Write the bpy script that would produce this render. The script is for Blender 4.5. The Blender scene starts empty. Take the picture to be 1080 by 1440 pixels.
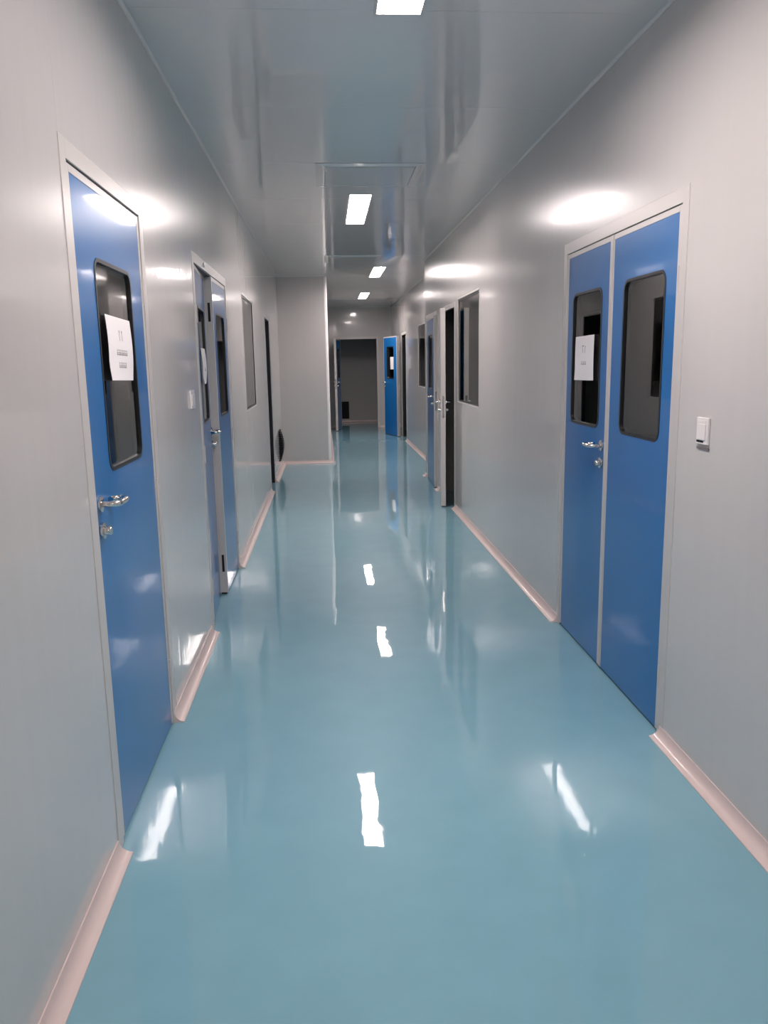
import bpy, bmesh, math, random
from mathutils import Vector, Matrix
random.seed(7)
C = bpy.context.scene.collection
sc = bpy.context.scene

# ------------------------------------------------------------------ camera
YAW, PITCH, ROLL, FPX, CAMH = 0.068942, 0.185906, -0.0172895, 1114.24, 1.557
cy, sy, cp, sp = math.cos(YAW), math.sin(YAW), math.cos(PITCH), math.sin(PITCH)
fwd = Vector((sy*cp, cy*cp, -sp)); rgt = Vector((cy, -sy, 0)); upv = rgt.cross(fwd)
cr, sr = math.cos(ROLL), math.sin(ROLL)
r2 = rgt*cr + upv*sr; u2 = -rgt*sr + upv*cr
cam_d = bpy.data.cameras.new('camera'); cam = bpy.data.objects.new('camera', cam_d); C.objects.link(cam)
cam_d.sensor_fit = 'VERTICAL'; cam_d.sensor_height = 36; cam_d.lens = FPX/1440*36
cam_d.clip_start = 0.05; cam_d.clip_end = 100
cam.matrix_world = Matrix(((r2.x, u2.x, -fwd.x, 0), (r2.y, u2.y, -fwd.y, 0), (r2.z, u2.z, -fwd.z, CAMH), (0, 0, 0, 1)))
sc.camera = cam

# ------------------------------------------------------------------ world, exposure
w = bpy.data.worlds.new('world'); sc.world = w; w.use_nodes = True
w.node_tree.nodes['Background'].inputs[0].default_value = (0.5, 0.55, 0.6, 1)
w.node_tree.nodes['Background'].inputs[1].default_value = 0.02
sc.view_settings.view_transform = 'Standard'; sc.view_settings.look = 'None'
sc.view_settings.gamma = 1; sc.view_settings.use_curve_mapping = False
sc.view_settings.exposure = 0.0
LAMP = 71.0                       # radiance of the ceiling lights' diffusers
LAMP_COL = (1.0, 0.885, 0.86)

# ------------------------------------------------------------------ materials
def mat(name, col, rough=0.5, metal=0.0, spec=0.5, ior=1.5, emit=None, estr=0, coat=0, coat_rough=0.05):
    m = bpy.data.materials.new(name); m.use_nodes = True
    b = m.node_tree.nodes['Principled BSDF']
    b.inputs['Base Color'].default_value = (*col, 1); b.inputs['Roughness'].default_value = rough
    b.inputs['Metallic'].default_value = metal; b.inputs['IOR'].default_value = ior
    b.inputs['Specular IOR Level'].default_value = spec
    if coat: b.inputs['Coat Weight'].default_value = coat; b.inputs['Coat Roughness'].default_value = coat_rough
    if emit: b.inputs['Emission Color'].default_value = (*emit, 1); b.inputs['Emission Strength'].default_value = estr
    return m
def nd(m, t, **kw):
    n = m.node_tree.nodes.new(t)
    for k, v in kw.items():
        if k in n.inputs: n.inputs[k].default_value = v
        else: setattr(n, k, v)
    return n
def noise_bump(m, scale, nscale, strength, dist, detail=2.0, second=None, coat_only=False):
    L = m.node_tree.links; b = m.node_tree.nodes['Principled BSDF']
    g = nd(m, 'ShaderNodeNewGeometry')
    mp = nd(m, 'ShaderNodeMapping'); mp.inputs['Scale'].default_value = scale
    L.new(g.outputs['Position'], mp.inputs['Vector'])
    n = nd(m, 'ShaderNodeTexNoise', Scale=nscale, Detail=detail); L.new(mp.outputs[0], n.inputs['Vector'])
    bp = nd(m, 'ShaderNodeBump', Strength=strength, Distance=dist); L.new(n.outputs['Fac'], bp.inputs['Height'])
    if second:
        s2, ns2, st2, d2 = second
        mp2 = nd(m, 'ShaderNodeMapping'); mp2.inputs['Scale'].default_value = s2
        L.new(g.outputs['Position'], mp2.inputs['Vector'])
        n2 = nd(m, 'ShaderNodeTexNoise', Scale=ns2, Detail=2.0); L.new(mp2.outputs[0], n2.inputs['Vector'])
        b2 = nd(m, 'ShaderNodeBump', Strength=st2, Distance=d2); L.new(n2.outputs['Fac'], b2.inputs['Height'])
        L.new(bp.outputs[0], b2.inputs['Normal']); bp = b2
    L.new(bp.outputs[0], b.inputs['Coat Normal'])
    if not coat_only: L.new(bp.outputs[0], b.inputs['Normal'])
    return n
def tint(m, noise, c0, c1, lo=0.35, hi=0.65):
    L = m.node_tree.links; b = m.node_tree.nodes['Principled BSDF']
    r = nd(m, 'ShaderNodeValToRGB')
    r.color_ramp.elements[0].position = lo; r.color_ramp.elements[0].color = (*c0, 1)
    r.color_ramp.elements[1].position = hi; r.color_ramp.elements[1].color = (*c1, 1)
    L.new(noise.outputs['Fac'], r.inputs['Fac']); L.new(r.outputs[0], b.inputs['Base Color'])

M = {}
M['wall'] = mat('painted_steel_panel', (0.60, 0.575, 0.56), 0.24, coat=0.65, coat_rough=0.055)
n = noise_bump(M['wall'], (6, 6, 0.4), 3.0, 0.5, 0.0012, 2.0, second=((1, 1, 0.7), 1.5, 0.5, 0.004), coat_only=True)
tint(M['wall'], n, (0.596, 0.571, 0.556), (0.604, 0.579, 0.564))
M['ceiling'] = mat('painted_steel_ceiling', (0.74, 0.715, 0.70), 0.25, coat=0.7, coat_rough=0.04)
n = noise_bump(M['ceiling'], (5, 0.6, 1), 2.0, 0.5, 0.0012, 2.0, second=((1, 1, 1), 1.2, 0.5, 0.003))
M['floor'] = mat('teal_epoxy_floor', (0.21, 0.42, 0.505), 0.4, spec=0.1, coat=1.0, coat_rough=0.02)
n = noise_bump(M['floor'], (1, 1, 1), 5.0, 0.5, 0.0012, 2.5, second=((2.0, 0.6, 1), 2.2, 0.5, 0.003))
tint(M['floor'], n, (0.205, 0.41, 0.495), (0.215, 0.43, 0.515))
M['blue'] = mat('blue_door_skin', (0.004, 0.135, 0.40), 0.3, spec=0.35, coat=0.48, coat_rough=0.05)
noise_bump(M['blue'], (3, 3, 0.6), 3.0, 0.4, 0.001)
M['alu'] = mat('grey_aluminium', (0.60, 0.57, 0.55), 0.32, metal=0.1)
noise_bump(M['alu'], (1, 1, 1), 40, 0.1, 0.0002)
M['white_trim'] = mat('pale_corner_profile', (0.88, 0.85, 0.83), 0.3, coat=0.5)
M['base'] = mat('pinkish_cove_skirting', (0.70, 0.575, 0.545), 0.35, coat=0.3)
noise_bump(M['base'], (1, 1, 1), 20, 0.1, 0.0005)
M['steel'] = mat('polished_steel', (0.72, 0.68, 0.65), 0.16, metal=1.0)
M['rubber'] = mat('black_rubber', (0.012, 0.013, 0.016), 0.35)
M['dark'] = mat('dark_gap', (0.02, 0.03, 0.035), 0.6)
M['paper'] = mat('white_paper', (0.86, 0.82, 0.82), 0.7)
M['ink'] = mat('grey_ink', (0.16, 0.14, 0.15), 0.8)
M['plastic'] = mat('white_plastic', (0.85, 0.80, 0.78), 0.3, coat=0.3)
M['grille'] = mat('dark_grille', (0.012, 0.013, 0.015), 0.6, spec=0.25)
M['room'] = mat('room_paint', (0.45, 0.44, 0.43), 0.5)
M['lamp'] = mat('lit_diffuser', (0.8, 0.8, 0.8), 0.5, emit=LAMP_COL, estr=LAMP)
def glass_mat():
    m = bpy.data.materials.new('dark_window_glass'); m.use_nodes = True
    t = m.node_tree; t.nodes.clear(); L = t.links
    o = t.nodes.new('ShaderNodeOutputMaterial'); mx = t.nodes.new('ShaderNodeMixShader')
    tr = t.nodes.new('ShaderNodeBsdfTransparent'); tr.inputs[0].default_value = (0.82, 0.85, 0.85, 1)
    gl = t.nodes.new('ShaderNodeBsdfGlossy'); gl.inputs['Roughness'].default_value = 0.015
    gl.inputs['Color'].default_value = (0.93, 0.93, 0.93, 1)
    fr = t.nodes.new('ShaderNodeFresnel'); fr.inputs['IOR'].default_value = 2.05
    L.new(fr.outputs[0], mx.inputs[0]); L.new(tr.outputs[0], mx.inputs[1]); L.new(gl.outputs[0], mx.inputs[2])
    L.new(mx.outputs[0], o.inputs[0]); return m
M['glass'] = glass_mat()

# ------------------------------------------------------------------ helpers
def link(name, bm, m, parent=None, smooth=False, loc=None):
    me = bpy.data.meshes.new(name)
    bmesh.ops.remove_doubles(bm, verts=bm.verts, dist=1e-6)
    bmesh.ops.recalc_face_normals(bm, faces=bm.faces)
    if loc is not None: bmesh.ops.translate(bm, verts=bm.verts, vec=-Vector(loc))
    bm.to_mesh(me); bm.free()
    me.materials.append(m)
    if smooth:
        me.polygons.foreach_set('use_smooth', [True]*len(me.polygons))
        me.set_sharp_from_angle(angle=math.radians(40))
    o = bpy.data.objects.new(name, me); C.objects.link(o)
    if loc is not None: o.location = loc
    if parent is not None:
        o.parent = parent
        o.location = Vector(o.location) - Vector(parent.location)
    return o
def empty(name, loc=(0, 0, 0), **props):
    o = bpy.data.objects.new(name, None); C.objects.link(o); o.location = loc; o.empty_display_size = 0.1
    for k, v in props.items(): o[k] = v
    return o
def tag(o, **props):
    for k, v in props.items(): o[k] = v
    return o
class Fr:
    """local frame: u along the wall, v out of the wall towards the corridor, z up"""
    def __init__(s, o, U, V): s.o, s.U, s.V = Vector(o), Vector(U), Vector(V)
    def __call__(s, u, v, z): return s.o + s.U*u + s.V*v + Vector((0, 0, z))
def box(bm, F, u0, u1, v0, v1, z0, z1, bev=0.0):
    vs = [bm.verts.new(F(u, v, z)) for z in (z0, z1) for v in (v0, v1) for u in (u0, u1)]
    fs = [bm.faces.new([vs[i] for i in f]) for f in ((0,1,3,2),(4,5,7,6),(0,1,5,4),(2,3,7,6),(0,2,6,4),(1,3,7,5))]
    if bev:
        es = set(e for f in fs for e in f.edges)
        bmesh.ops.recalc_face_normals(bm, faces=fs)
        bmesh.ops.bevel(bm, geom=list(es), offset=bev, segments=2, affect='EDGES', profile=0.6)
W0 = Fr((0, 0, 0), (1, 0, 0), (0, 1, 0))
def grid_panel(bm, F, u0, u1, z0, z1, v0, v1, cuts):
    us = sorted({u0, u1} | {x for c in cuts for x in c[:2] if u0 < x < u1})
    zs = sorted({z0, z1} | {x for c in cuts for x in c[2:] if z0 < x < z1})
    def full(i, j):
        if not (0 <= i < len(us)-1 and 0 <= j < len(zs)-1): return False
        cu, cz = (us[i]+us[i+1])/2, (zs[j]+zs[j+1])/2
        return not any(c[0] < cu < c[1] and c[2] < cz < c[3] for c in cuts)
    q = lambda pts: bm.faces.new([bm.verts.new(F(*p)) for p in pts])
    any_ = False
    for i in range(len(us)-1):
        for j in range(len(zs)-1):
            if not full(i, j): continue
            any_ = True
            a, b, c, d = us[i], us[i+1], zs[j], zs[j+1]
            for v in (v0, v1): q([(a, v, c), (b, v, c), (b, v, d), (a, v, d)])
            if not full(i-1, j): q([(a, v0, c), (a, v1, c), (a, v1, d), (a, v0, d)])
            if not full(i+1, j): q([(b, v0, c), (b, v1, c), (b, v1, d), (b, v0, d)])
            if not full(i, j-1): q([(a, v0, c), (b, v0, c), (b, v1, c), (a, v1, c)])
            if not full(i, j+1): q([(a, v0, d), (b, v0, d), (b, v1, d), (a, v1, d)])
    return any_
def wall(name, F, u0, u1, H, cuts=(), seams=(), m=None, thick=0.05, loc=None):
    root = empty(name, loc or F(u0, 0, 0), kind='structure')
    ss = [u0] + [s for s in seams if u0 < s < u1] + [u1]
    G = 0.0004
    for a, b in zip(ss[:-1], ss[1:]):
        bm = bmesh.new()
        if grid_panel(bm, F, a+G, b-G, 0, H, -thick, 0, cuts): link('wall_panel', bm, m or M['wall'], root)
        else: bm.free()
    return root
def rrect(u0, u1, z0, z1, r, n=6):
    pts = []
    for cx, cz, a0 in ((u1-r, z1-r, 0), (u0+r, z1-r, 90), (u0+r, z0+r, 180), (u1-r, z0+r, 270)):
        for k in range(n+1):
            a = math.radians(a0 + 90*k/n); pts.append((cx+r*math.cos(a), cz+r*math.sin(a)))
    return pts
def outer_match(pts, u0, u1, z0, z1, n=6):
    """points on the outer rectangle matching rrect's points, corner to corner"""
    out = []
    cs = [(u1, z1), (u0, z1), (u0, z0), (u1, z0)]
    for k, (c, (cu, cz)) in enumerate(zip(range(4), cs)):
        seg = pts[c*(n+1):(c+1)*(n+1)]
        for i, (pu, pz) in enumerate(seg):
            if i == n//2: out.append((cu, cz))
            elif (i < n//2) == (k % 2 == 0): out.append((cu, pz))
            else: out.append((pu, cz))
    return out
def ring(bm, F, A, B, va, vb):
    """closed strip between loops A (at v=va) and B (at v=vb)"""
    a = [bm.verts.new(F(p[0], va, p[1])) for p in A]; b = [bm.verts.new(F(p[0], vb, p[1])) for p in B]
    n = len(a)
    for i in range(n):
        try: bm.faces.new([a[i], a[(i+1) % n], b[(i+1) % n], b[i]])
        except ValueError: pass
def tube(bm, pts, r, n=10, cap=True):
    pts = [Vector(p) for p in pts]; rings = []
    prev = None
    for i, p in enumerate(pts):
        t = (pts[min(i+1, len(pts)-1)] - pts[max(i-1, 0)]).normalized()
        if prev is None:
            prev = t.orthogonal().normalized()
        x = (prev - t*prev.dot(t)).normalized(); y = t.cross(x); prev = x
        rr = r[i] if isinstance(r, (list, tuple)) else r
        rings.append([bm.verts.new(p + (x*math.cos(2*math.pi*k/n) + y*math.sin(2*math.pi*k/n))*rr) for k in range(n)])
    for a, b in zip(rings[:-1], rings[1:]):
        for k in range(n): bm.faces.new([a[k], a[(k+1) % n], b[(k+1) % n], b[k]])
    if cap: bm.faces.new(rings[0]); bm.faces.new(rings[-1])
def disc(bm, F, u, z, v0, v1, r, n=20):
    tube(bm, [F(u, v0, z), F(u, v0+(v1-v0)*0.85, z), F(u, v1, z)], [r, r, r*0.86], n)

XL, XR, XF, HC = -0.7205, 1.35, 1.60, 2.889
Y_JOG, Y_COL, Y_END, Y_BACK = 10.95, 12.65, 19.6, -4.5
XN = 0.05                                           # left side of the narrow far stretch
FL = Fr((XL, 0, 0), (0, 1, 0), (1, 0, 0))           # left wall: u = world Y
FRt = Fr((XR, 0, 0), (0, 1, 0), (-1, 0, 0))
FF = Fr((XF, 0, 0), (0, 1, 0), (-1, 0, 0))
FE = Fr((0, Y_END, 0), (1, 0, 0), (0, -1, 0))

# ------------------------------------------------------------------ room shell
bm = bmesh.new(); box(bm, W0, -4.2, 5.2, Y_BACK-0.1, 23.0, -0.12, 0.0)
tag(link('floor', bm, M['floor'], loc=(0, 0, 0)), kind='structure')

LIGHTS = [(0.322, -2.70, -1.36, 0.175), (0.322, 2.03, 3.37, 0.175), (0.322, 6.72, 8.07, 0.175), (0.805, 11.60, 12.93, 0.165), (0.80, 15.75, 17.15, 0.165)]
class CeilFr:
    def __call__(s, u, v, z): return Vector((z, u, HC+v))
FC = CeilFr()
root = empty('ceiling', (0.3, 0, HC), kind='structure')
ys = [Y_BACK-0.1] + [5.70 + 1.18*k for k in range(-8, 12)] + [Y_END+0.06]
ys = sorted(y for y in ys if y <= Y_END+0.06)
for a, b in zip(ys[:-1], ys[1:]):
    if b-a < 0.05: continue
    bm = bmesh.new()
    grid_panel(bm, FC, a+0.0008, b-0.0008, XL-0.06, XF+0.06, 0, 0.05, [(y0, y1, cx-wd/2, cx+wd/2) for cx, y0, y1, wd in LIGHTS])
    link('ceiling_panel', bm, M['ceiling'], root)
for nm, x0, x1 in (('ceiling_left', -4.2, XL-0.062), ('ceiling_right', XF+0.062, 5.2)):
    bm = bmesh.new(); box(bm, W0, x0, x1, Y_BACK-0.1, 23.0, HC, HC+0.05)
    tag(link(nm, bm, M['room'], loc=(x0, 0, HC)), kind='structure')
bm = bmesh.new(); box(bm, W0, XL-0.06, XF+0.06, Y_END+0.062, 23.0, HC, HC+0.05)
tag(link('ceiling_far', bm, M['room'], loc=(0.3, 20, HC)), kind='structure')

# doors: frame outer limits along the wall, top
D1 = (2.397, 3.402, 2.20); D2 = (4.605, 6.115, 2.185); D3 = (9.86, 10.66, 2.155)
R1 = (2.976, 4.530, 2.185); R2 = (8.36, 9.51, 2.165); R3 = (9.70, 10.78, 2.165)
R4 = (16.0, 16.955, 2.165); E1 = (0.245, 1.295, 2.19)
WL = (7.26, 8.33, 1.145, 2.185); WR = (7.035, 8.19, 1.145, 2.185); WF = (12.86, 13.90, 1.145, 2.185)
cut = lambda d: (d[0]+0.012, d[1]-0.012, -1, d[2]-0.012)
cutw = lambda d: (d[0]+0.008, d[1]-0.008, d[2]+0.008, d[3]-0.008)
wall('wall_left', FL, Y_BACK, Y_COL, HC, [cut(D1), cut(D2), cut(D3), cutw(WL)],
     [-3.4, -2.25, -1.1, 0.05, 1.22, D1[0]+0.006, D1[1]-0.006, D2[0]+0.006, D2[1]-0.006, WL[0]-0.03, WL[1]+0.03, D3[0], D3[1], 11.8], loc=(XL, 0, 0))
wall('wall_right', FRt, Y_BACK, Y_JOG-0.03, HC, [cut(R1), cut(R2), cut(R3), cutw(WR)],
     [-3.2, -2.0, -0.8, 0.4, 1.7, R1[1]-0.006, 5.75, WR[0]-0.03, 8.275, R2[1]+0.005, R3[0]-0.005], loc=(XR, 0, 0))
wall('wall_right_far', FF, Y_JOG-0.05, Y_END, HC, [cut(R4), cutw(WF)],
     [12.1, WF[0]-0.03, WF[1]+0.03, 14.95, R4[0], R4[1], 18.1], loc=(XF, 0, 0))
# the jog between the two right stretches, the boxed-out block on the left
FJ = Fr((0, Y_JOG, 0), (1, 0, 0), (0, 1, 0))
bm = bmesh.new(); box(bm, FJ, XR+0.03, XF-0.0005, -0.029, 0, 0, HC); tag(link('wall_jog', bm, M['wall'], loc=(XR, Y_JOG, 0)), kind='structure')
RC = 0.045
wall('wall_column', Fr((0, Y_COL, 0), (1, 0, 0), (0, -1, 0)), XL-0.05, XN-RC, HC, loc=(XL, Y_COL, 0))
wall('wall_left_far', Fr((XN, 0, 0), (0, 1, 0), (1, 0, 0)), Y_COL+RC, Y_END, HC, (), [14.0, 15.2, 16.4, 17.6, 18.8], loc=(XN, Y_COL, 0))
def corner_profile(name, cx, cyy, a0, a1, r=RC, m='white_trim'):
    bm = bmesh.new(); n = 8
    P = [(cx+r*math.cos(math.radians(a0+(a1-a0)*k/n)), cyy+r*math.sin(math.radians(a0+(a1-a0)*k/n))) for k in range(n+1)]
    Q = [(cx, cyy)]
    for (x0, y0), (x1, y1) in zip(P[:-1], P[1:]):
        bm.faces.new([bm.verts.new(v) for v in ((x0, y0, 0.0), (x1, y1, 0.0), (x1, y1, HC), (x0, y0, HC))])
        for z in (0.0, HC): bm.faces.new([bm.verts.new(v) for v in ((cx, cyy, z), (x0, y0, z), (x1, y1, z))])
    for (x, y) in (P[0], P[-1]): bm.faces.new([bm.verts.new(v) for v in ((cx, cyy, 0), (x, y, 0), (x, y, HC), (cx, cyy, HC))])
    tag(link(name, bm, M[m], smooth=True, loc=(cx, cyy, 0)), kind='structure')
corner_profile('trim_1', XN-RC, Y_COL+RC, -90, 0)
corner_profile('trim_2', XR+0.03, Y_JOG-0.03, 90, 180, 0.03)

# concave ceiling coves where walls meet the ceiling
def cove(bm, F, u0, u1, z, r, up=True, n=6, lip=0.004, cap=True):
    """concave quarter strip between wall (v=0) and floor / ceiling at height z"""
    s = 1 if up else -1
    prof = [(0.0, 0.0), (r, 0.0), (r, lip)]
    for k in range(n+1):
        a = math.radians(90*k/n)
        prof.append((r - (r-lip)*math.sin(a), r - (r-lip)*math.cos(a)))
    prof += [(lip, r), (0.0, r)]
    pr = []
    for p in prof:
        if not pr or (abs(p[0]-pr[-1][0]) + abs(p[1]-pr[-1][1])) > 1e-6: pr.append(p)
    A = [bm.verts.new(F(u0, v, z+s*h)) for v, h in pr]; B = [bm.verts.new(F(u1, v, z+s*h)) for v, h in pr]
    k = len(pr)
    for i in range(k): bm.faces.new([A[i], A[(i+1) % k], B[(i+1) % k], B[i]])
    bm.faces.new(A); bm.faces.new(B)
CR = 0.046
def baseboard(name, F, segs, loc):
    root = empty(name, loc, kind='structure')
    for a, b in segs:
        bm = bmesh.new(); cove(bm, F, a, b, 0.0, CR); link('cove_strip', bm, M['base'], root, smooth=True)
baseboard('baseboard_left', FL, [(Y_BACK, D1[0]-0.005), (D1[1]-0.05, D2[0]-0.05), (D2[1]-0.045, D3[0]-0.0), (D3[1]+0.0, Y_COL)], (XL, 0, 0))
baseboard('baseboard_right', FRt, [(Y_BACK, R1[0]+0.03), (R1[1]-0.03, R2[0]), (R2[1], R3[0]), (R3[1], Y_JOG)], (XR, 0, 0))
baseboard('baseboard_right_far', FF, [(Y_JOG, R4[0]), (R4[1], Y_END)], (XF, 0, 0))
baseboard('baseboard_column', Fr((0, Y_COL, 0), (1, 0, 0), (0, -1, 0)), [(XL+CR*0, XN+CR)], (XL, Y_COL, 0))
baseboard('baseboard_left_far', Fr((XN, 0, 0), (0, 1, 0), (1, 0, 0)), [(Y_COL-0.0, Y_END)], (XN, Y_COL, 0))
baseboard('baseboard_end', FE, [(XN, E1[0]), (E1[1], XF)], (XN, Y_END, 0))
for k, (nm, F, a, b) in enumerate((('trim_3', FL, Y_BACK, Y_COL), ('trim_4', FRt, Y_BACK, Y_JOG), ('trim_5', FF, Y_JOG, Y_END),
        ('trim_6', FE, XN, XF), ('trim_7', Fr((0, Y_COL, 0), (1, 0, 0), (0, -1, 0)), XL, XN), ('trim_8', Fr((XN, 0, 0), (0, 1, 0), (1, 0, 0)), Y_COL, Y_END))):
    bm = bmesh.new(); cove(bm, F, a, b, HC, 0.014, up=False, lip=0.002)
    tag(link(nm, bm, M['ceiling'], smooth=True, loc=F(a, 0, HC)), kind='structure')
wall('wall_end', FE, XN-0.05, XF+0.05, HC, [cut(E1)], [E1[1]], loc=(0.8, Y_END, 0))
wall('wall_back', Fr((0, Y_BACK, 0), (1, 0, 0), (0, 1, 0)), XL-0.05, XR+0.05, HC, (), [0.3], loc=(0.3, Y_BACK, 0))
# rooms behind the doors and windows
def room_wall(name, x0, x1, y0, y1):
    bm = bmesh.new(); box(bm, W0, x0, x1, y0, y1, 0, HC); tag(link(name, bm, M['room'], loc=(x0, y0, 0)), kind='structure')
room_wall('wall_outer_left', -3.35, -3.25, Y_BACK, 22.0); room_wall('wall_outer_right', 4.2, 4.3, Y_BACK, 22.0)
for k, y in enumerate((Y_BACK, 4.0, 6.9, 9.4, 12.65)): room_wall('wall_partition_left', -3.25, XL-0.0505, y, y+0.05)
for k, y in enumerate((Y_BACK, 5.9, 9.6, 10.98, 15.2, 18.6)): room_wall('wall_partition_right', (XR if y < 10.96 else XF)+0.0505, 4.2, y, y+0.05)
room_wall('wall_room_end', -3.25, 4.2, 21.5, 21.6)
room_wall('wall_room_end_left', -0.6, -0.55, Y_END+0.051, 21.5); room_wall('wall_room_end_right', 1.62, 1.67, Y_END+0.051, 21.5)
bm = bmesh.new(); cove(bm, Fr((0, 21.5, 0), (1, 0, 0), (0, -1, 0)), -0.55, 1.62, 0, CR)
tag(link('baseboard_room', bm, M['base'], smooth=True, loc=(0, 21.5, 0)), kind='structure')

# ------------------------------------------------------------------ doors
LT = 0.050                                                             # leaf thickness
def lever(F, e, dirn, z, side):
    """lever handle at e (u of the spindle), pointing dirn along u; side = +1 corridor face, -1 room face; returns (lever bmesh, rose bmesh)"""
    v0 = 0.0 if side > 0 else -LT
    s = side
    g = lambda du, dv, dz=0.0: F(e+dirn*du, v0+s*dv, z+dz)
    bm = bmesh.new()
    pts = [g(0, 0.004), g(0, 0.03), g(0.002, 0.046), g(0.008, 0.055), g(0.018, 0.059), g(0.05, 0.060), g(0.085, 0.060), g(0.104, 0.057), g(0.116, 0.048), g(0.121, 0.036), g(0.117, 0.022), g(0.105, 0.014), g(0.088, 0.011)]
    tube(bm, pts, 0.0098, 10)
    bm2 = bmesh.new(); disc(bm2, F, e, z, v0, v0+s*0.009, 0.026)
    return bm, bm2
def door_leaf(door, F, u0, u1, z1, hinge, angle=0.0, glass=None, voff=0.0, handle=True, back=True, mirror_trim=0.024):
    """leaf from u0 to u1, face at v=voff; hinge 'lo' or 'hi'; angle > 0 swings towards the corridor. returns the frame of the swung leaf"""
    hu = u0 if hinge == 'lo' else u1
    s = 1 if hinge == 'lo' else -1
    a = math.radians(angle)
    # A: direction of growing u rotated about the hinge
    A = F.U*math.cos(a) + F.V*math.sin(a)*s
    B = F.V*math.cos(a) - F.U*math.sin(a)*s
    O = F(hu, voff, 0) - A*hu
    G = Fr(O, A, B)
    z0 = 0.012; T = mirror_trim
    bm = bmesh.new()
    a0, a1, b1 = u0+T, u1-T, z1-T
    if glass:
        g0, g1, h0, h1 = glass
        inn = rrect(g0, g1, h0, h1, 0.05); out = outer_match(inn, a0, a1, z0, b1)
        ring(bm, G, out, inn, 0, 0); ring(bm, G, out, inn, -LT, -LT); ring(bm, G, inn, inn, 0, -LT)
        ring(bm, G, [(a0, z0), (a1, z0), (a1, b1), (a0, b1)], [(a0, z0), (a1, z0), (a1, b1), (a0, b1)], 0, -LT)
    else: box(bm, G, a0, a1, -LT, 0, z0, b1)
    leaf = link('leaf', bm, M['blue'], door)
    bm = bmesh.new()
    for x0, x1 in ((u0, a0-0.0004), (a1+0.0004, u1)): box(bm, G, x0, x1, -LT-0.001, 0.0015, z0, z1, 0.0012)
    box(bm, G, a0-0.0003, a1+0.0003, -LT-0.001, 0.0015, b1+0.0004, z1, 0.0012)
    sub(link('edge_profile', bm, M['alu'], door), leaf)
    bm = bmesh.new(); box(bm, G, u0+0.002, u1-0.002, -LT+0.006, -0.006, 0.0015, z0+0.004)
    sub(link('bottom_seal', bm, M['rubber'], door), leaf)
    if glass:
        g0, g1, h0, h1 = glass
        for vv in (0.0,):
            bm = bmesh.new(); gi = 0.013
            o_ = rrect(g0+0.0002, g1-0.0002, h0+0.0002, h1-0.0002, 0.0498); i_ = rrect(g0+gi, g1-gi, h0+gi, h1-gi, 0.05-gi)
            ring(bm, G, o_, i_, 0.002, 0.002); ring(bm, G, o_, o_, 0.002, -LT-0.002); ring(bm, G, i_, i_, 0.002, -LT-0.002); ring(bm, G, o_, i_, -LT-0.002, -LT-0.002)
            sub(link('window_gasket', bm, M['rubber'], door), leaf)
        bm = bmesh.new()
        bm.faces.new([bm.verts.new(G(p[0], -0.007, p[1])) for p in rrect(g0+0.011, g1-0.011, h0+0.011, h1-0.011, 0.039)])
        ext = bmesh.ops.extrude_face_region(bm, geom=bm.faces[:])
        bmesh.ops.translate(bm, verts=[v for v in ext['geom'] if isinstance(v, bmesh.types.BMVert)], vec=G.V*(-0.005))
        sub(link('glass_pane', bm, M['glass'], door), leaf)
    if handle:
        he = (u1-0.058) if hinge == 'lo' else (u0+0.058); d = -1 if hinge == 'lo' else 1
        for side in (1, -1):
            b1_, b2_ = lever(G, he, d, 1.135, side)
            sub(link('lever_handle', b1_, M['steel'], door, smooth=True), leaf)
            sub(link('handle_rose', b2_, M['steel'], door, smooth=True), leaf)
            v0 = 0.0015 if side > 0 else -LT-0.0015
            bm = bmesh.new(); disc(bm, G, he, 1.05, v0, v0+side*0.009, 0.026); disc(bm, G, he, 1.05, v0+side*0.009, v0+side*0.030, 0.015)
            sub(link('lock_cylinder', bm, M['steel'], door, smooth=True), leaf)
        fe = u1 if hinge == 'lo' else u0; dd = 1 if hinge == 'lo' else -1
        bm = bmesh.new()
        x = sorted((fe+dd*0.0002, fe+dd*0.002)); box(bm, G, x[0], x[1], -LT*0.5-0.011, -LT*0.5+0.011, 0.97, 1.20)
        sub(link('lock_plate', bm, M['steel'], door), leaf)
    # hinges
    bm = bmesh.new()
    for zz in (0.25, 1.05, 1.85):
        p = G(hu, 0.004, zz); tube(bm, [p - Vector((0, 0, 0.05)), p + Vector((0, 0, 0.05))], 0.006, 8)
    sub(link('hinge_set', bm, M['alu'], door, smooth=True), leaf)
    return G, leaf
def sub(o, leaf):
    loc = Vector(o.location) + Vector(o.parent.location)
    o.parent = leaf
    o.location = loc - (Vector(leaf.location) + Vector(leaf.parent.location))
    return o
def door_frame(door, F, d, w=0.058, proud=0.0025, depth=0.055):
    u0, u1, zt = d
    bm = bmesh.new()
    for a, b in ((u0, u0+w), (u1-w, u1)):
        box(bm, F, a, b, -depth, proud, 0.0, zt, 0.002)
    box(bm, F, u0+w-0.002, u1-w+0.002, -depth, proud-0.0002, zt-w, zt, 0.002)
    link('frame', bm, M['alu'], door)
    # rebate behind the leaf edge (dark rubber seal line, plus painted shade under the head)
    bm = bmesh.new(); 
    for a, b in ((u0+w-0.001, u0+w+0.004), (u1-w-0.004, u1-w+0.001)): box(bm, F, a, b, -depth, -0.006, 0.0, zt-w)
    box(bm, F, u0+w, u1-w, -depth, -0.004, zt-w-0.004, zt-w+0.001)  # black carried nearly to the front face as shadow on the head's underside
    link('frame_seal_shade', bm, M['rubber'], door)
def door(name, F, d, leaves, label, w=0.058, threshold=True):
    r = empty(name, F(d[0], 0, 0), kind='structure', label=label)
    door_frame(r, F, d, w)
    out = []
    for L in leaves: out.append(door_leaf(r, F, **L))
    return r, out
GZ = (1.215, 1.905)
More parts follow.
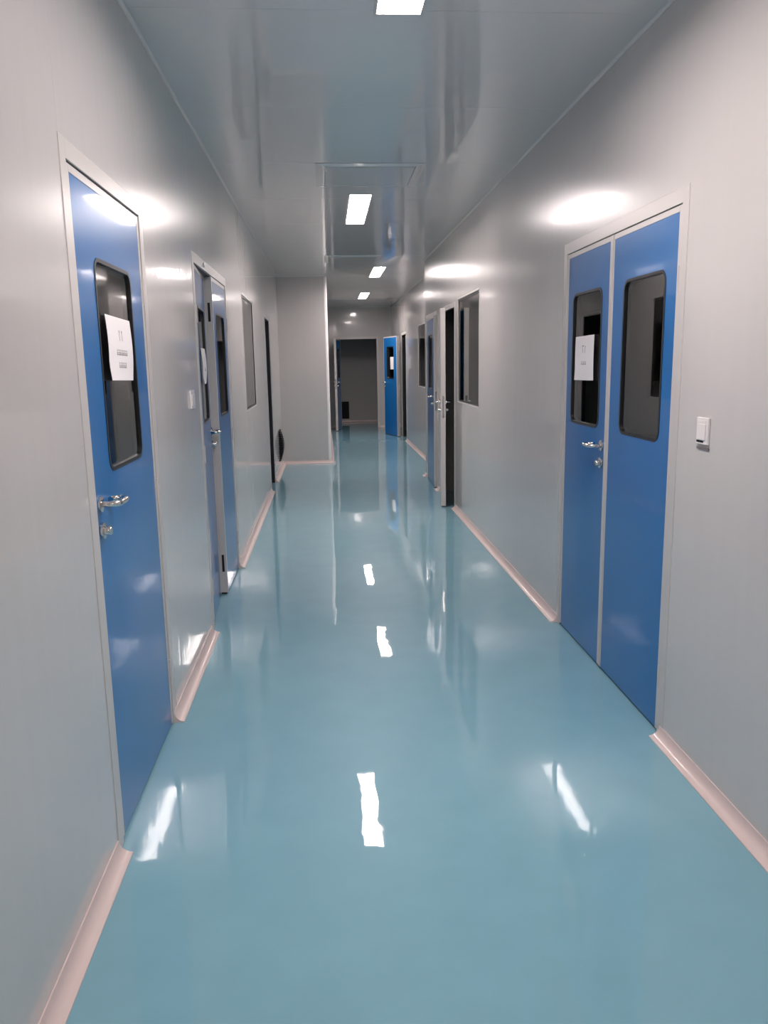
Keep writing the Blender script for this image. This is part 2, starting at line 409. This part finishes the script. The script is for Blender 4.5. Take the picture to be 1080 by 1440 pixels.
dr1, lv1 = door('door_1', FL, D1, [dict(u0=D1[0]+0.060, u1=D1[1]-0.062, z1=2.137, hinge='hi', glass=(2.665, 3.145, *GZ), voff=-0.003)],
    'blue single door nearest the camera on the left wall, papered window', w=0.056)
dr2, lv2 = door('door_2', FL, D2, [dict(u0=4.665, u1=5.352, z1=2.123, hinge='lo', angle=-3.8, glass=(4.80, 5.22, *GZ), voff=-0.003),
    dict(u0=5.365, u1=6.056, z1=2.123, hinge='hi', glass=(5.50, 5.93, *GZ), voff=-0.003, handle=False)],
    'blue double door on the left wall with its near leaf slightly ajar')
dr3, lv3 = door('door_3', FL, D3, [dict(u0=D3[0]+0.045, u1=D3[1]-0.045, z1=2.105, hinge='lo', angle=-96, glass=(10.05, 10.47, *GZ), voff=-0.02)],
    'dark open doorway on the left wall just before the boxed-out block', w=0.04)
dr4, lv4 = door('door_4', FRt, R1, [dict(u0=R1[0]+0.062, u1=3.770, z1=2.123, hinge='lo', glass=(3.160, 3.615, *GZ), voff=-0.003, handle=False),
    dict(u0=3.778, u1=R1[1]-0.062, z1=2.123, hinge='hi', glass=(3.895, 4.360, *GZ), voff=-0.003)],
    'blue double door on the right wall nearest the camera, paper on far leaf')
dr5, lv5 = door('door_5', FRt, R2, [dict(u0=8.44, u1=9.45, z1=2.11, hinge='hi', angle=8.1, glass=(8.70, 9.19, *GZ), voff=-0.003)],
    'door on the right wall past the large window, seen edge-on, pushed open into the corridor', w=0.05)
dr6, lv6 = door('door_6', FRt, R3, [dict(u0=9.78, u1=10.72, z1=2.11, hinge='hi', angle=2.2, glass=(10.02, 10.48, *GZ), voff=-0.003)],
    'slightly open blue door at the end of the near right wall', w=0.05)
dr7, lv7 = door('door_7', FF, R4, [dict(u0=R4[0]+0.06, u1=R4[1]-0.055, z1=2.11, hinge='hi', angle=165, glass=(16.26, 16.70, *GZ), voff=0.06)],
    'bright blue door folded back against the far right wall', w=0.05)
dr8, lv8 = door('door_8', FE, E1, [dict(u0=0.31, u1=1.235, z1=2.12, hinge='lo', angle=97, glass=(0.52, 1.02, *GZ), voff=0.0)],
    'open door in the end wall of the corridor, leaf turned edge-on', w=0.055)
# centre strip covering the joint of the near right double door, and flush bolts on the far leaf edge of door_2
bm = bmesh.new(); box(bm, lv4[0][0], 3.757, 3.790, 0.0016, 0.005, 0.014, 2.123, 0.0012); sub(link('cover_strip', bm, M['alu'], dr4), lv4[0][1])
bm = bmesh.new()
G = lv2[1][0]
for zz in (1.90, 0.22): box(bm, G, 5.3638, 5.3652, -0.030, -0.014, zz-0.06, zz+0.06)
sub(link('flush_bolt', bm, M['grille'], dr2), lv2[1][1])

# ------------------------------------------------------------------ windows
def window(name, F, d, label):
    u0, u1, z0, z1 = d
    r = empty(name, F(u0, 0, z0), kind='structure', label=label)
    def fr(nm, a, b, v0, v1, m):
        bm = bmesh.new()
        R = lambda e: [(u0+e, z0+e), (u1-e, z0+e), (u1-e, z1-e), (u0+e, z1-e)]
        ring(bm, F, R(a), R(b), v1, v1); ring(bm, F, R(a), R(b), v0, v0); ring(bm, F, R(a), R(a), v0, v1); ring(bm, F, R(b), R(b), v0, v1)
        link(nm, bm, m, r)
    fr('window_frame', 0.0, 0.014, -0.05, 0.0015, M['alu'])
    fr('window_gasket', 0.0142, 0.030, -0.045, -0.006, M['rubber'])
    bm = bmesh.new(); box(bm, F, u0+0.022, u1-0.022, -0.016, -0.010, z0+0.022, z1-0.022)
    link('glass_pane', bm, M['glass'], r)
    return r
window('window_1', FL, WL, 'fixed window set flush in the left wall')
window('window_2', FRt, WR, 'fixed window set flush in the right wall before the open doors')
window('window_3', FF, WF, 'fixed window in the recessed far right wall')

# ------------------------------------------------------------------ papers on door glass
def glyph_bars(bm, P, cx, cz, w, h, kind):
    t = 0.13*h
    def bar(x0, z0, x1, z1, th=t):
        dx, dz = x1-x0, z1-z0; l = math.hypot(dx, dz); nx, nz = -dz/l*th/2, dx/l*th/2
        bm.faces.new([bm.verts.new(P(cx+x, cz+z)) for x, z in ((x0*1+nx, z0+nz), (x1+nx, z1+nz), (x1-nx, z1-nz), (x0-nx, z0-nz))])
    if kind == '1': bar(0, -h/2, 0, h/2); bar(-0.16*h, h*0.3, 0, h*0.47)
    elif kind == '7': bar(-w/2, h/2, w/2, h/2); bar(w/2, h/2, -w*0.1, -h/2)
    else:
        for k in range(3): zz = -h/2 + h*(k+0.2)/2.6; bar(-w/2*random.uniform(0.6, 1), zz, w/2*random.uniform(0.6, 1), zz, h*0.10)
        x = random.uniform(-0.2, 0.2)*w; bar(x, -h/2, x+random.uniform(-0.1, 0.1)*w, h/2, h*0.11)
        bar(-w*0.05, 0, -w/2, -h/2, h*0.1); bar(w*0.05, 0, w/2, -h/2, h*0.1)
def paper(G, u0, u1, z0, z1, lines, label, flip=1, tilt=0.0, curl=0.012, v0=0.0035, loc_z=None):
    """sheet of paper taped on the glass; flip mirrors the reading direction for the right-hand wall"""
    W, H = u1-u0, z1-z0
    cu, cz = (u0+u1)/2, (z0+z1)/2
    ct, st = math.cos(tilt), math.sin(tilt)
    def P(x, z, off=0.0):                                     # x, z from the sheet's centre, x in reading direction
        fx, fz = x/W+0.5, z/H+0.5
        bulge = curl*(0.35*math.sin(math.pi*fz) + 0.9*max(0, 0.25-fz)*max(0, fx-0.3)*4 + 0.25*math.sin(math.pi*fx)*(1-fz))
        X, Z = x*ct - z*st, x*st + z*ct
        return G(cu+flip*X, v0+bulge+off, cz+Z)
    bm = bmesh.new(); n = 10
    g = [[[bm.verts.new(P(W*(i/n-0.5), H*(j/n-0.5), o)) for i in range(n+1)] for j in range(n+1)] for o in (0, 0.0005)]
    for k in (0, 1):
        for j in range(n):
            for i in range(n): bm.faces.new([g[k][j][i], g[k][j][i+1], g[k][j+1][i+1], g[k][j+1][i]])
    rim = [(0, i) for i in range(n)] + [(j, n) for j in range(n)] + [(n, n-i) for i in range(n)] + [(n-j, 0) for j in range(n)]
    for a in range(len(rim)):
        p, q = rim[a], rim[(a+1) % len(rim)]
        bm.faces.new([g[0][p[0]][p[1]], g[0][q[0]][q[1]], g[1][q[0]][q[1]], g[1][p[0]][p[1]]])
    root = link('paper_sign', bm, M['paper'], smooth=True, loc=P(0, 0))
    tag(root, label=label, category='paper sign')
    bm = bmesh.new()
    for (z, h, s) in lines:
        w_ = h*0.82; tot = len(s)*w_*1.12
        for k, ch in enumerate(s):
            glyph_bars(bm, lambda x, zz: P(x, zz, 0.0009), -tot/2 + (k+0.5)*w_*1.12, z, w_*0.8, h, ch)
    if lines: tag(link('lettering', bm, M['ink'], root), kind='stuff')
    return root
G1 = lv1[0][0]; s1 = paper(G1, 2.735, 3.065, 1.512, 1.728, [(0.046, 0.036, '11'), (-0.012, 0.020, 'xxxxxxxx'), (-0.055, 0.019, 'xxxxxx')],
    'white notice taped on the window of the nearest left blue door', flip=-1, tilt=0.02, curl=0.016)
G2 = lv2[0][0]; s2 = paper(G2, 4.82, 5.09, 1.452, 1.662, [(0.04, 0.025, '11'), (-0.02, 0.018, 'xxxxxx')],
    'white notice on the ajar leaf of the left double door', flip=-1, tilt=0.0, curl=0.02)
G4 = lv4[1][0]; s4 = paper(G4, 3.985, 4.285, 1.450, 1.678, [(0.045, 0.036, '17'), (-0.025, 0.018, 'xxxxx')],
    'white notice on the narrow far leaf of the right double door', flip=1, tilt=-0.01, curl=0.006)
G7 = lv7[0][0]
bm = bmesh.new()
class Flip:                                                  # room face of the folded-back leaf faces the corridor
    def __init__(s, G): s.G, s.V = G, -G.V
    def __call__(s, u, v, z): return s.G(u, -LT-v, z)
s7 = paper(Flip(G7), 16.50, 16.71, 1.42, 1.68, [], 'small white sheet on the window of the bright blue far door', flip=1, curl=0.004)

# ------------------------------------------------------------------ wall switches
def switch(name, F, u0, u1, z0, z1, label, slots=False):
    root = empty(name, F((u0+u1)/2, 0, (z0+z1)/2), label=label, category='switch')
    bm = bmesh.new(); box(bm, F, u0, u1, 0.0003, 0.009, z0, z1, 0.002); link('plate', bm, M['plastic'], root)
    bm = bmesh.new(); box(bm, F, u0+0.014, u1-0.014, 0.0092, 0.013, z0+0.016, z1-0.022, 0.0015); link('rocker', bm, M['plastic'], root)
    if slots:
        bm = bmesh.new(); box(bm, F, u0+0.018, u1-0.018, 0.0092, 0.0105, z1-0.018, z1-0.010); link('indicator', bm, M['plastic'], root)
        bm = bmesh.new(); box(bm, F, u0+0.03, u1-0.005, 0.0092, 0.0098, z0+0.006, z0+0.013); link('slot', bm, M['grille'], root)
        bm = bmesh.new(); box(bm, F, u0-0.002, u1+0.004, 0.0003, 0.004, z0-0.020, z0-0.011); link('label_strip', bm, mat('grey_label', (0.2, 0.17, 0.17), 0.5), root)
    return root
switch('wall_switch', FRt, 2.718, 2.806, 1.250, 1.345, 'white rocker switch on the right wall beside the double door', True)
switch('wall_switch', FL, 4.275, 4.385, 1.335, 1.430, 'small white switch on the left wall between the two blue doors')
# small white sensor on the lintel of door_2
bm = bmesh.new(); disc(bm, FL, 5.03, 2.155, 0.0036, 0.012, 0.014); tag(link('sensor', bm, M['plastic'], smooth=True, loc=FL(5.03, 0, 2.155)), label='tiny white round sensor above the ajar left double door', category='sensor')

# ------------------------------------------------------------------ return-air grilles near the floor
def grille(F, u0, u1, z0, z1, bulge, label):
    root = empty('air_grille', F(u0, 0, z0), label=label, category='grille')
    bm = bmesh.new(); box(bm, F, u0, u1, 0.0003, 0.008, z0, z1, 0.002); link('back_plate', bm, M['grille'], root)
    n = 14
    for k in range(n):
        f = (k+0.5)/n; z = z0 + (z1-z0)*f; v = 0.008 + bulge*math.sin(math.pi*f)
        bm = bmesh.new(); h = (z1-z0)/n*0.36
        box(bm, F, u0+0.012, u1-0.012, 0.006, v+0.004, z-h, z+h); link('slat', bm, M['grille'], root)
grille(FL, 11.72, 12.12, 0.15, 0.60, 0.045, 'dark bulging air grille low on the left wall before the boxed-out block')
grille(Fr((0, 21.5, 0), (1, 0, 0), (0, -1, 0)), 0.16, 0.59, 0.095, 0.555, 0.012, 'black air grille low on the back wall of the dark end room')

# ------------------------------------------------------------------ ceiling lights
def light(cx, y0, y1, wd, label):
    F = Fr((cx, 0, HC), (0, 1, 0), (1, 0, 0))
    root = empty('ceiling_light', (cx, (y0+y1)/2, HC), label=label, category='ceiling light', group='slim rectangular ceiling lights along the corridor')
    h = wd/2; e = 0.010; D = 0.020                      # diffuser sits D above the ceiling face
    bm = bmesh.new()
    def loop(g, z): return [bm.verts.new((x, y, HC+z)) for x, y in ((cx-h+g, y0+g), (cx+h-g, y0+g), (cx+h-g, y1-g), (cx-h+g, y1-g))]
    ls = [loop(-e, -0.0003), loop(-e+0.001, -0.002), loop(0.002, -0.002), loop(0.002, D), loop(0.0005, D), loop(0.0005, -0.0003)]
    for a, b in zip(ls, ls[1:]+ls[:1]):
        for i in range(4): bm.faces.new([a[i], a[(i+1) % 4], b[(i+1) % 4], b[i]])
    link('housing', bm, M['alu'], root)
    bm = bmesh.new(); box(bm, W0, cx-h+0.0022, cx+h-0.0022, y0+0.0022, y1-0.0022, HC+D, HC+D+0.010); link('diffuser', bm, M['lamp'], root)
LL = ['slim lit ceiling light behind the camera', 'bright ceiling light cut off by the top edge of the photo', 'second lit ceiling light from the top, just past the square diffuser plate',
      'third lit ceiling light, right of centre', 'farthest lit ceiling light, before the end wall']
for a, lb in zip(LIGHTS, LL): light(*a, lb)

# ------------------------------------------------------------------ square supply-air diffusers in the ceiling
def diffuser(x0, x1, y0, y1, label):
    root = empty('air_diffuser', ((x0+x1)/2, (y0+y1)/2, HC), label=label, category='air diffuser')
    bm = bmesh.new()
    def loop(g, z): return [bm.verts.new((x, y, HC-z)) for x, y in ((x0+g, y0+g), (x1-g, y0+g), (x1-g, y1-g), (x0+g, y1-g))]
    ls = [loop(0, 0.0003), loop(0, 0.003), loop(0.05, 0.010), loop(0.06, 0.010), loop(0.06, 0.0003)]
    for a, b in zip(ls, ls[1:]+ls[:1]):
        for i in range(4): bm.faces.new([a[i], a[(i+1) % 4], b[(i+1) % 4], b[i]])
    link('surround', bm, M['ceiling'], root)
    bm = bmesh.new(); box(bm, W0, x0+0.066, x1-0.066, y0+0.066, y1-0.066, HC-0.012, HC-0.002, 0.001); link('face_plate', bm, M['ceiling'], root)
diffuser(-0.03, 0.72, 5.70, 6.42, 'square metal air diffuser plate in the ceiling before the second light')
diffuser(0.02, 0.74, 10.35, 11.05, 'square metal air diffuser plate in the ceiling before the third light')
